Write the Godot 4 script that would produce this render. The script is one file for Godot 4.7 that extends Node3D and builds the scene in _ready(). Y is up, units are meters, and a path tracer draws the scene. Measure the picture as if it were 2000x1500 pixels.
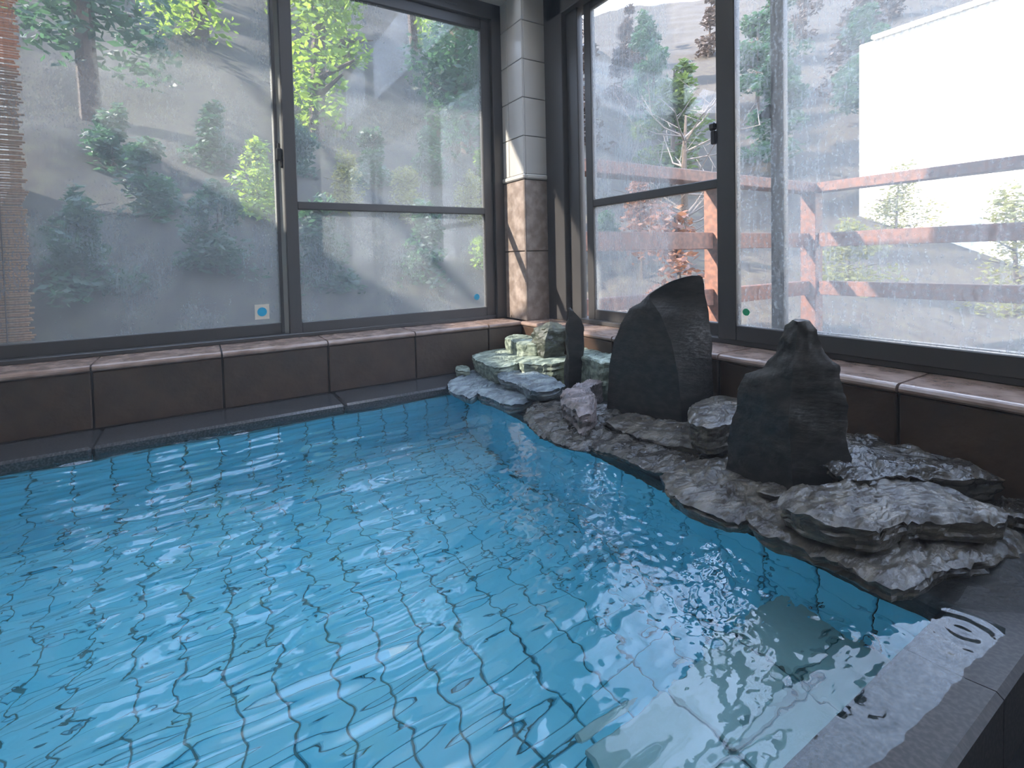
extends Node3D

# Indoor hot-spring bath: tiled bath, stones along the right wall, fogged sliding windows on two sides.
# x runs along the left window wall (corner at x = 0), z comes into the room, y is up; the water lies at y = 0.

var M := {}
var used := {}
const SUN := Vector3(1.0, -0.72, 0.45)

func _ready():
	seed(7)
	# ---------- camera ----------
	var cam := Camera3D.new()
	cam.name = "camera"
	var f := 938.0
	var near := 0.05
	cam.set_frustum(2.0 * near * 750.0 / f, Vector2((1000.0 - 910.65) / f, -(750.0 - 538.38) / f) * near, near, 200.0)
	cam.position = Vector3(-1.488, 0.5852, 2.0803)
	cam.rotation = Vector3(-0.0331, -0.5092, -0.0258)
	add_child(cam)
	cam.current = true
	# ---------- sky, sun, exposure ----------
	var e := Environment.new()
	e.background_mode = Environment.BG_SKY
	var sm := ProceduralSkyMaterial.new()
	sm.sky_top_color = Color(0.69, 0.79, 0.95)
	sm.sky_horizon_color = Color(0.94, 0.95, 0.96)
	sm.ground_bottom_color = Color(0.20, 0.19, 0.16)
	sm.ground_horizon_color = Color(0.35, 0.36, 0.34)
	sm.sky_curve = 0.2
	sm.sky_energy_multiplier = 1.0
	var sk := Sky.new()
	sk.sky_material = sm
	e.sky = sk
	e.background_energy_multiplier = 3.1
	e.tonemap_mode = Environment.TONE_MAPPER_LINEAR
	e.tonemap_exposure = 3.15
	e.volumetric_fog_enabled = true
	e.volumetric_fog_density = 0.0
	e.sdfgi_enabled = true
	e.ssao_enabled = true
	e.ssil_enabled = true
	var we := WorldEnvironment.new()
	we.name = "environment"
	we.environment = e
	add_child(we)
	var sun := DirectionalLight3D.new()
	sun.name = "sun"
	sun.light_color = Color(1.0, 0.97, 0.92)
	sun.light_energy = 2.5
	sun.light_angular_distance = 0.9
	sun.shadow_enabled = true
	sun.sky_mode = DirectionalLight3D.SKY_MODE_LIGHT_ONLY
	add_child(sun)
	sun.look_at_from_position(Vector3.ZERO, SUN.normalized(), Vector3.UP)

	make_materials()
	room()
	basin()
	window_left()
	window_right()
	stones()
	water()
	outside_left()
	outside_right()
	# thin steam hanging in the room
	var fog := FogVolume.new()
	fog.name = "steam"
	fog.size = Vector3(2.6, 1.9, 3.2)
	fog.position = Vector3(-1.89, 0.03 + 0.95, 1.61)
	var fm := FogMaterial.new()
	fm.density = 0.04
	fm.albedo = Color(0.97, 0.96, 0.94)
	fog.material = fm
	add_child(fog)
	tag(fog, "thin steam hanging over the warm bath water", "steam", "", "stuff")

# ====================================================== helpers
func numbered(n: String) -> String:
	if not used.has(n):
		used[n] = 0
		return n
	used[n] += 1
	return "%s_%03d" % [n, used[n]]

func thing(called: String, label: String, category: String, at := Vector3.ZERO, group := "", kind := "") -> Node3D:
	var o := Node3D.new()
	o.name = numbered(called)
	o.position = at
	add_child(o)
	tag(o, label, category, group, kind)
	return o

func tag(o: Node, label: String, category: String, group := "", kind := ""):
	if label: o.set_meta("label", label)
	if category: o.set_meta("category", category)
	if group: o.set_meta("group", group)
	if kind: o.set_meta("kind", kind)

func put(called: String, mesh: Mesh, mat: Material, parent: Node, at := Vector3.ZERO) -> MeshInstance3D:
	var o := MeshInstance3D.new()
	o.mesh = mesh
	o.material_override = mat
	o.position = at
	if parent == self:
		o.name = numbered(called)
		add_child(o)
	else:
		o.name = called
		parent.add_child(o, true)
	return o

func begin() -> SurfaceTool:
	var st := SurfaceTool.new()
	st.begin(Mesh.PRIMITIVE_TRIANGLES)
	st.set_smooth_group(-1)
	return st

func done(st: SurfaceTool) -> ArrayMesh:
	st.index()
	st.generate_normals()
	return st.commit()

# triangle whose front is turned to the side of n
func tri(st: SurfaceTool, a: Vector3, b: Vector3, c: Vector3, n: Vector3):
	if (b - a).cross(c - a).dot(n) > 0.0:
		st.add_vertex(a); st.add_vertex(c); st.add_vertex(b)
	else:
		st.add_vertex(a); st.add_vertex(b); st.add_vertex(c)

func quad(st: SurfaceTool, a: Vector3, b: Vector3, c: Vector3, d: Vector3, n: Vector3):
	tri(st, a, b, c, n)
	tri(st, a, c, d, n)

var box_cache := {}
# chamfered box round the origin
func cbox(s: Vector3, ch := 0.003) -> ArrayMesh:
	var key := [s.snapped(Vector3.ONE * 0.0005), ch]
	if box_cache.has(key):
		return box_cache[key]
	var st := begin()
	add_cbox(st, Vector3.ZERO, s, ch)
	var m := done(st)
	box_cache[key] = m
	return m

func add_cbox(st: SurfaceTool, c: Vector3, s: Vector3, ch := 0.003, b := Basis.IDENTITY):
	var h := s / 2.0
	ch = minf(ch, minf(h.x, minf(h.y, h.z)) * 0.8)
	var P := func(x: float, y: float, z: float) -> Vector3: return c + b * Vector3(x, y, z)
	for ax in 3:
		for sg in [-1.0, 1.0]:
			var n := Vector3.ZERO
			n[ax] = sg
			var i := (ax + 1) % 3
			var j := (ax + 2) % 3
			var q := []
			for k in [[-1, -1], [1, -1], [1, 1], [-1, 1]]:
				var v := Vector3.ZERO
				v[ax] = sg * h[ax]
				v[i] = k[0] * (h[i] - ch)
				v[j] = k[1] * (h[j] - ch)
				q.append(c + b * v)
			quad(st, q[0], q[1], q[2], q[3], b * n)
			# the edge towards +-i
			for sj in [-1.0, 1.0]:
				var e0 := Vector3.ZERO
				e0[ax] = sg * h[ax]; e0[i] = sj * (h[i] - ch)
				var e1 := Vector3.ZERO
				e1[ax] = sg * (h[ax] - ch); e1[i] = sj * h[i]
				var d := Vector3.ZERO
				d[j] = h[j] - ch
				var nn := Vector3.ZERO
				nn[ax] = sg; nn[i] = sj
				quad(st, c + b * (e0 - d), c + b * (e0 + d), c + b * (e1 + d), c + b * (e1 - d), b * nn)
	for sx in [-1.0, 1.0]:
		for sy in [-1.0, 1.0]:
			for sz in [-1.0, 1.0]:
				tri(st, P.call(sx * h.x, sy * (h.y - ch), sz * (h.z - ch)), P.call(sx * (h.x - ch), sy * h.y, sz * (h.z - ch)), P.call(sx * (h.x - ch), sy * (h.y - ch), sz * h.z), b * Vector3(sx, sy, sz))

# box between two corners, as an own mesh whose node stands at the box's middle
func bar(called: String, lo: Vector3, hi: Vector3, mat: Material, parent: Node, ch := 0.003) -> MeshInstance3D:
	var at := (lo + hi) / 2.0
	if parent is Node3D and parent != self:
		at -= parent.position
		var g := parent.get_parent()
		if g is Node3D and g != self:
			at -= g.position
	return put(called, cbox((hi - lo).abs(), ch), mat, parent, at)

func add_tube(st: SurfaceTool, pts: Array, rads: Array, sides := 8):
	var prev := []
	for k in pts.size():
		var d: Vector3 = (pts[mini(k + 1, pts.size() - 1)] - pts[maxi(k - 1, 0)]).normalized()
		var u := d.cross(Vector3.UP if absf(d.y) < 0.9 else Vector3.RIGHT).normalized()
		var v := d.cross(u)
		var ring := []
		for i in sides:
			var a := TAU * i / sides
			ring.append(pts[k] + (u * cos(a) + v * sin(a)) * rads[k])
		if k > 0:
			for i in sides:
				var j := (i + 1) % sides
				var n: Vector3 = (ring[i] + ring[j]) / 2.0 - pts[k]
				quad(st, prev[i], prev[j], ring[j], ring[i], n)
		if k == 0 or k == pts.size() - 1:
			for i in range(1, sides - 1):
				tri(st, ring[0], ring[i], ring[i + 1], d * (1.0 if k else -1.0))
		prev = ring

func noise(freq: float, sd: int, octaves := 4) -> FastNoiseLite:
	var n := FastNoiseLite.new()
	n.noise_type = FastNoiseLite.TYPE_SIMPLEX_SMOOTH
	n.frequency = freq
	n.seed = sd
	n.fractal_octaves = octaves
	return n

func ntex(freq: float, sd: int, cols: Array, offs: Array, size := 512, octaves := 5, normal := 0.0) -> NoiseTexture2D:
	var t := NoiseTexture2D.new()
	t.width = size
	t.height = size
	t.seamless = true
	t.noise = noise(freq, sd, octaves)
	if normal > 0.0:
		t.as_normal_map = true
		t.bump_strength = normal
	else:
		var g := Gradient.new()
		g.offsets = PackedFloat32Array(offs)
		g.colors = PackedColorArray(cols)
		t.color_ramp = g
	return t

func mat(col: Color, rough: float, tex: Texture2D = null, scale := 1.0, nrm: Texture2D = null, nscale := 1.0, spec := 0.5) -> StandardMaterial3D:
	var m := StandardMaterial3D.new()
	m.albedo_color = col
	m.roughness = rough
	m.metallic_specular = spec
	if tex:
		m.albedo_texture = tex
	if nrm:
		m.normal_enabled = true
		m.normal_texture = nrm
		m.normal_scale = nscale
	if tex or nrm:
		m.uv1_triplanar = true
		m.uv1_world_triplanar = true
		m.uv1_scale = Vector3.ONE * scale
	return m

func grey(a: float) -> Color:
	return Color(a, a, a)

# ====================================================== materials
func make_materials():
	var nfine := ntex(0.03, 3, [], [], 512, 5, 6.0)
	var ncoarse := ntex(0.03, 5, [], [], 512, 5, 6.0)
	var tan := ntex(0.008, 11, [Color(0.25, 0.18, 0.135), Color(0.27, 0.20, 0.15), Color(0.30, 0.225, 0.17)], [0.25, 0.5, 0.8])
	M.tile = mat(Color.WHITE, 0.45, tan, 2.2, nfine, 0.15)
	var tan2 := ntex(0.010, 12, [Color(0.50, 0.41, 0.36), Color(0.56, 0.47, 0.42), Color(0.62, 0.53, 0.48)], [0.25, 0.5, 0.8])
	M.sill = mat(Color.WHITE, 0.20, tan2, 2.0, nfine, 0.10)
	M.pillar_tile = mat(Color.WHITE, 0.35, ntex(0.010, 15, [Color(0.51, 0.45, 0.41), Color(0.57, 0.51, 0.47), Color(0.64, 0.58, 0.54)], [0.2, 0.5, 0.8]), 2.6, nfine, 0.15)
	M.white_tile = mat(Color(0.74, 0.72, 0.69), 0.16)
	M.grout = mat(Color(0.20, 0.18, 0.17), 0.8)
	M.grout_light = mat(Color(0.45, 0.42, 0.39), 0.8)
	M.plaster = mat(Color(0.80, 0.77, 0.72), 0.8)
	M.frame = mat(Color(0.25, 0.24, 0.235), 0.38)
	M.aluminium = mat(Color(0.35, 0.35, 0.36), 0.3)
	M.aluminium.metallic = 0.8
	M.pale_metal = mat(Color(0.62, 0.62, 0.60), 0.35)
	M.black = mat(Color(0.03, 0.03, 0.035), 0.4)
	M.granite = mat(Color.WHITE, 0.25, ntex(0.09, 21, [Color(0.13, 0.13, 0.14), Color(0.21, 0.21, 0.22), Color(0.32, 0.31, 0.31)], [0.3, 0.5, 0.72], 512, 3), 2.4)
	M.dark_floor = mat(Color(0.06, 0.055, 0.05), 0.6)
	M.coping = mat(Color.WHITE, 0.5, ntex(0.09, 22, [Color(0.10, 0.085, 0.08), Color(0.16, 0.14, 0.135), Color(0.24, 0.21, 0.20)], [0.3, 0.5, 0.72], 512, 3), 2.4)
	M.pool_tile = []
	for k in 3:
		var c := Color(0.60, 0.93, 1.0).lerp(Color(0.53, 0.90, 0.98), k / 2.0)
		M.pool_tile.append(mat(c, 0.3))
	M.step_tile = mat(Color(0.66, 0.74, 0.72), 0.3)
	M.pool_grout = mat(Color(0.42, 0.62, 0.64), 0.9)
	# stones: slate of several tones
	var rk := func(sd: int, a: Color, b: Color, c: Color, rough: float, ns: float) -> StandardMaterial3D:
		var m := mat(Color.WHITE, rough, ntex(0.012, sd, [a, b, c], [0.28, 0.5, 0.75], 512, 6), 3.0, ncoarse, ns)
		m.uv1_scale = Vector3(1.6, 5.0, 4.2)
		return m
	M.slate_blue = rk.call(31, Color(0.30, 0.33, 0.35), Color(0.44, 0.48, 0.50), Color(0.56, 0.60, 0.60), 0.36, 0.9)
	M.slate_green = rk.call(32, Color(0.34, 0.38, 0.34), Color(0.50, 0.54, 0.48), Color(0.66, 0.69, 0.62), 0.45, 0.8)
	M.slate_brown = rk.call(33, Color(0.22, 0.195, 0.17), Color(0.33, 0.305, 0.27), Color(0.46, 0.43, 0.385), 0.34, 1.0)
	M.slate_wet = rk.call(34, Color(0.16, 0.145, 0.13), Color(0.25, 0.23, 0.21), Color(0.36, 0.34, 0.31), 0.16, 1.2)
	M.slate_pink = rk.call(35, Color(0.34, 0.30, 0.29), Color(0.48, 0.43, 0.42), Color(0.60, 0.54, 0.52), 0.4, 1.0)
	M.dark_stone = rk.call(36, Color(0.10, 0.09, 0.085), Color(0.15, 0.135, 0.125), Color(0.21, 0.19, 0.175), 0.42, 0.5)
	M.boulder = rk.call(37, Color(0.17, 0.185, 0.155), Color(0.245, 0.26, 0.22), Color(0.33, 0.35, 0.30), 0.55, 0.8)
	M.mortar = mat(Color.WHITE, 0.7, ntex(0.05, 38, [Color(0.09, 0.085, 0.08), Color(0.16, 0.15, 0.135)], [0.3, 0.7]), 3.0, ncoarse, 1.0)
	# water
	var w := StandardMaterial3D.new()
	w.albedo_color = Color(0.86, 0.98, 1.0, 0.0)
	w.roughness = 0.0
	w.refraction_enabled = true
	w.refraction_scale = 0.048
	M.water = w
	# glass
	var g := StandardMaterial3D.new()
	g.transparency = BaseMaterial3D.TRANSPARENCY_ALPHA
	g.albedo_color = Color(1, 1, 1, 0.03)
	g.roughness = 0.02
	M.glass = g
	# wood
	M.wood = mat(Color.WHITE, 0.6, ntex(0.02, 41, [Color(0.32, 0.19, 0.13), Color(0.38, 0.23, 0.16), Color(0.44, 0.27, 0.19)], [0.3, 0.5, 0.7]), 2.0)
	M.deck = mat(Color.WHITE, 0.75, ntex(0.02, 42, [Color(0.45, 0.38, 0.31), Color(0.54, 0.47, 0.39)], [0.3, 0.7]), 2.0)
	M.reed = mat(Color.WHITE, 0.7, ntex(0.04, 43, [Color(0.78, 0.66, 0.53), Color(0.90, 0.79, 0.66)], [0.3, 0.7]), 3.0)
	M.reed.backlight_enabled = true
	M.reed.backlight = Color(0.9, 0.8, 0.66)
	M.cord = mat(Color(0.30, 0.22, 0.16), 0.8)
	M.bark = mat(Color.WHITE, 0.85, ntex(0.04, 44, [Color(0.20, 0.16, 0.13), Color(0.34, 0.28, 0.23)], [0.3, 0.7]), 2.0)
	M.pale_bark = mat(Color(0.42, 0.38, 0.35), 0.8)
	M.soil = mat(Color.WHITE, 0.95, ntex(0.02, 45, [Color(0.16, 0.14, 0.12), Color(0.21, 0.185, 0.16), Color(0.24, 0.23, 0.17)], [0.3, 0.5, 0.7]), 0.5)
	M.dry_grass = mat(Color.WHITE, 0.95, ntex(0.02, 46, [Color(0.18, 0.15, 0.125), Color(0.23, 0.195, 0.165), Color(0.27, 0.24, 0.18)], [0.3, 0.5, 0.7]), 0.5)
	var leaf := func(c: Color, b: Color) -> StandardMaterial3D:
		var m := mat(c, 0.6)
		m.cull_mode = BaseMaterial3D.CULL_DISABLED
		m.backlight_enabled = true
		m.backlight = b
		return m
	M.leaf_green = leaf.call(Color(0.26, 0.36, 0.13), Color(0.62, 0.72, 0.28))
	M.leaf_dark = leaf.call(Color(0.12, 0.20, 0.15), Color(0.28, 0.42, 0.28))
	M.twig = leaf.call(Color(0.30, 0.25, 0.22), Color(0.25, 0.2, 0.17))
	M.leaf_dull = leaf.call(Color(0.19, 0.25, 0.12), Color(0.4, 0.46, 0.22))
	M.leaf_yellow = leaf.call(Color(0.34, 0.35, 0.17), Color(0.6, 0.58, 0.3))
	M.leaf_dry = leaf.call(Color(0.36, 0.23, 0.16), Color(0.5, 0.32, 0.2))
	M.white_wall = mat(Color(0.95, 0.94, 0.91), 0.7)
	M.roof = mat(Color(0.20, 0.20, 0.21), 0.7)
	M.sticker_blue = mat(Color(0.10, 0.62, 0.78), 0.4)
	M.sticker_pale = mat(Color(0.82, 0.78, 0.72), 0.4)
	M.sticker_green = mat(Color(0.10, 0.62, 0.42), 0.4)
	M.sticker_yellow = mat(Color(0.85, 0.75, 0.25), 0.4)
	M.film_a = film(0.42, 51, 0.12, 0.10, 166)
	M.film_b = film(0.42, 52, 0.30, 0.10, 178, 0.62)
	M.film_c = film(0.24, 53, 0.5, 0.22, 225)
	M.film_d = film(0.22, 54, 0.15, 0.08, 205)

# condensation: a sheet of fine drops, thinner where drops have run down
func film(base: float, sd: int, runs: float, drops: float, tone := 240, clear_from := 2.0) -> StandardMaterial3D:
	var w := 640
	var h := 960
	var cloud := noise(0.006, sd, 3)
	var fine := noise(0.16, sd + 100, 3)
	var run := noise(0.045, sd + 200, 2)
	var wig := noise(0.02, sd + 300, 2)
	var data := PackedByteArray()
	data.resize(w * h * 4)
	for y in h:
		for x in w:
			var a := base * (1.0 + 0.35 * cloud.get_noise_2d(x, y * 0.7))
			var d := fine.get_noise_2d(x, y * 0.6)
			a += drops * d
			var r := run.get_noise_2d(x * 4.5 + 16.0 * wig.get_noise_2d(x * 0.5, y), y * 0.16)
			if r > 0.18:
				a -= runs * minf(0.30, (r - 0.18) * 1.6)
			elif r < -0.30:
				a += runs * minf(0.25, (-0.30 - r) * 1.5)
			if clear_from < 1.0:
				var edge := clear_from + 0.10 * cloud.get_noise_2d(x * 2.0, y * 1.4) + 0.05 * d
				a *= 1.0 - 0.93 * smoothstep(edge - 0.05, edge + 0.12, float(x) / w)
			var i := (y * w + x) * 4
			data[i] = tone - 5
			data[i + 1] = tone
			data[i + 2] = tone + 2
			data[i + 3] = int(clampf(a, 0.02, 0.95) * 255.0)
	var m := StandardMaterial3D.new()
	m.albedo_texture = ImageTexture.create_from_image(Image.create_from_data(w, h, false, Image.FORMAT_RGBA8, data))
	m.transparency = BaseMaterial3D.TRANSPARENCY_ALPHA
	m.roughness = 0.5
	m.metallic_specular = 0.3
	m.cull_mode = BaseMaterial3D.CULL_DISABLED
	m.backlight_enabled = true
	m.backlight = Color(0.9, 0.9, 0.9)
	return m

# ====================================================== room
const YS := 0.2528
const W := 0.405
const J0 := -0.2045

func structure(called: String, label: String) -> Node3D:
	return thing(called, label, "", Vector3.ZERO, "", "structure")

func room():
	# --- left wall: low tiled parapet, sill tiles, wall round the window
	var wl := structure("wall_left", "tiled parapet wall under the long window with brown tiles")
	bar("core", Vector3(-4.2, -0.75, -0.32), Vector3(0.32, 0.245, -0.012), M.grout, wl, 0.001)
	bar("upper_wall", Vector3(-4.2, 1.985, -0.32), Vector3(0.32, 3.2, -0.02), M.plaster, wl, 0.001)
	bar("side_wall", Vector3(-2.50, 0.245, -0.32), Vector3(-2.33, 1.985, -0.02), M.plaster, wl, 0.001)
	for k in 10:
		var x1 := J0 - k * W + W - 0.003
		var x0 := J0 - k * W + 0.003
		if k == 0: x1 = -0.002
		bar("wall_tile", Vector3(x0, 0.031, -0.014), Vector3(x1, 0.228, 0.0), M.tile, wl, 0.003)
		sill_tile(wl, Vector3(x0, 0, 0), x1 - x0, 0.194, true)
	# --- right wall
	var wr := structure("wall_right", "tiled parapet wall under the bright window, behind the stones")
	bar("core", Vector3(0.012, -0.75, -0.02), Vector3(0.32, 0.245, 4.0), M.grout, wr, 0.001)
	bar("upper_wall", Vector3(0.02, 1.985, 0.0), Vector3(0.32, 2.10, 4.0), M.plaster, wr, 0.001)
	bar("upper_wall", Vector3(0.02, 3.0, 0.0), Vector3(0.32, 3.2, 4.0), M.plaster, wr, 0.001)
	bar("side_wall", Vector3(0.02, 0.245, 3.85), Vector3(0.32, 1.985, 4.0), M.plaster, wr, 0.001)
	var zj := [0.0, 0.238, 0.643, 1.048, 1.573 - W * 0.2963, 1.573, 1.978, 2.383, 2.788, 3.193, 3.598, 4.0]
	zj = [0.0, 0.238, 0.643, 1.108, 1.573, 1.978, 2.383, 2.788, 3.193, 3.598, 4.0]
	for k in zj.size() - 1:
		bar("wall_tile", Vector3(0.0, -0.12, zj[k] + 0.003), Vector3(0.014, 0.228, zj[k + 1] - 0.003), M.tile, wr, 0.003)
		sill_tile(wr, Vector3(0, 0, zj[k] + 0.003), zj[k + 1] - zj[k] - 0.006, 0.194, false)
	# --- corner pillar: big tan tiles, a rounded trim course, small pale tiles above
	var pc := structure("wall_corner", "tiled corner pillar between the two windows, pale tiles over tan ones")
	var xc := 0.03
	var zc := 0.013
	bar("core", Vector3(xc + 0.012, 0.2528, -0.30), Vector3(0.30, 3.2, zc - 0.012), M.grout_light, pc, 0.001)
	var yj := 1.0334
	var lows := [0.2528, 0.2528 + 0.37, yj - 0.0305]
	for k in 2:
		var y0: float = lows[k] + (0.0 if k == 0 else 0.0025)
		var y1: float = lows[k + 1] - 0.0025
		bar("large_tile", Vector3(xc, y0, -0.2), Vector3(xc + 0.014, y1, zc - 0.006), M.pillar_tile, pc, 0.003)
		bar("large_tile", Vector3(xc + 0.006, y0, zc - 0.014), Vector3(0.21, y1, zc), M.pillar_tile, pc, 0.003)
	# corner bead
	bar("corner_bead", Vector3(xc - 0.001, 0.2528, zc - 0.007), Vector3(xc + 0.007, yj - 0.0325, zc + 0.001), M.pillar_tile, pc, 0.003)
	bar("trim_tile", Vector3(xc - 0.008, yj - 0.028, -0.2), Vector3(xc + 0.012, yj - 0.0025, zc + 0.008), M.white_tile, pc, 0.006)
	bar("trim_tile", Vector3(xc + 0.013, yj - 0.028, zc - 0.012), Vector3(0.21, yj - 0.0025, zc + 0.008), M.white_tile, pc, 0.006)
	for k in 8:
		var y0 := yj + 0.2 * k
		var y1 := yj + 0.2 * k + 0.1965
		bar("small_tile", Vector3(xc, y0, -0.118), Vector3(xc + 0.014, y1, zc - 0.001), M.white_tile, pc, 0.002)
		bar("small_tile", Vector3(xc, y0, -0.2), Vector3(xc + 0.014, y1, -0.121), M.white_tile, pc, 0.002)
		bar("small_tile", Vector3(xc + 0.0145, y0, zc - 0.014), Vector3(0.21, y1, zc), M.white_tile, pc, 0.002)
	# --- the unseen rest of the room
	var cl := structure("ceiling", "plain ceiling over the bath room with an added light shaft")
	# over both window walls an open roof strip is added, unseen, to brighten the bath
	var da := 0.70
	var db := -0.65
	bar("slab", Vector3(-4.2, 3.1, da), Vector3(db, 3.25, 4.0), M.plaster, cl, 0.001)
	bar("slab", Vector3(-4.2, 3.1, -0.3), Vector3(-3.4, 3.25, da), M.plaster, cl, 0.001)
	bar("slab", Vector3(db, 3.1, 3.2), Vector3(0.3, 3.25, 4.0), M.plaster, cl, 0.001)
	bar("added_shaft_wall", Vector3(-3.5, 3.1, -0.12), Vector3(0.14, 4.5, -0.02), M.white_wall, cl, 0.001)
	bar("added_shaft_wall", Vector3(0.02, 3.2, -0.02), Vector3(0.14, 4.5, 3.3), M.white_wall, cl, 0.001)
	bar("added_shaft_wall", Vector3(-3.4, 3.25, da), Vector3(db, 4.5, da + 0.1), M.white_wall, cl, 0.001)
	bar("added_shaft_wall", Vector3(db - 0.1, 3.25, da + 0.1), Vector3(db, 4.5, 3.2), M.white_wall, cl, 0.001)
	bar("added_shaft_wall", Vector3(-3.5, 3.25, -0.02), Vector3(-3.4, 4.5, da + 0.1), M.white_wall, cl, 0.001)
	bar("added_shaft_wall", Vector3(db, 3.25, 3.2), Vector3(0.02, 4.5, 3.3), M.white_wall, cl, 0.001)
	var wb := structure("wall_back", "plain wall behind the bather")
	bar("slab", Vector3(-4.2, -0.75, 3.9), Vector3(0.32, 3.2, 4.05), M.plaster, wb, 0.001)
	var wf := structure("wall_far_left", "plain wall at the far end of the bath")
	bar("slab", Vector3(-4.35, -0.75, -0.3), Vector3(-4.2, 3.2, 4.05), M.plaster, wf, 0.001)
	var fl := structure("floor", "dark stone floor below the bath's coping")
	bar("slab", Vector3(-4.2, -0.55, 1.9), Vector3(0.02, -0.4, 4.0), M.dark_floor, fl, 0.001)

# sill tile with a rounded nose; along x when lx, else along z
func sill_tile(parent: Node, at: Vector3, length: float, depth: float, along_x: bool):
	var prof := [Vector2(-depth, YS - 0.02), Vector2(-depth, YS), Vector2(-0.012, YS), Vector2(-0.004, YS - 0.001), Vector2(0.002, YS - 0.004), Vector2(0.006, YS - 0.010), Vector2(0.006, YS - 0.016), Vector2(0.002, YS - 0.021), Vector2(-0.006, YS - 0.022)]
	var st := begin()
	var T := func(p: Vector2, s: float) -> Vector3:
		return Vector3(s, p.y - YS, p.x) if along_x else Vector3(-p.x, p.y - YS, s)
	for k in prof.size():
		var a: Vector2 = prof[k]
		var b: Vector2 = prof[(k + 1) % prof.size()]
		var d := b - a
		var n2 := Vector2(-d.y, d.x)
		var n := Vector3(0, n2.y, n2.x) if along_x else Vector3(-n2.x, n2.y, 0)
		quad(st, T.call(a, 0.0), T.call(b, 0.0), T.call(b, length), T.call(a, length), n)
	for s in [0.0, length]:
		var n := Vector3(-1.0 if s == 0.0 else 1.0, 0, 0) if along_x else Vector3(0, 0, -1.0 if s == 0.0 else 1.0)
		for k in range(1, prof.size() - 1):
			tri(st, T.call(prof[0], s), T.call(prof[k], s), T.call(prof[k + 1], s), n)
	put("sill_tile", done(st), M.sill, parent, at + Vector3(0, YS, 0))

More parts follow.
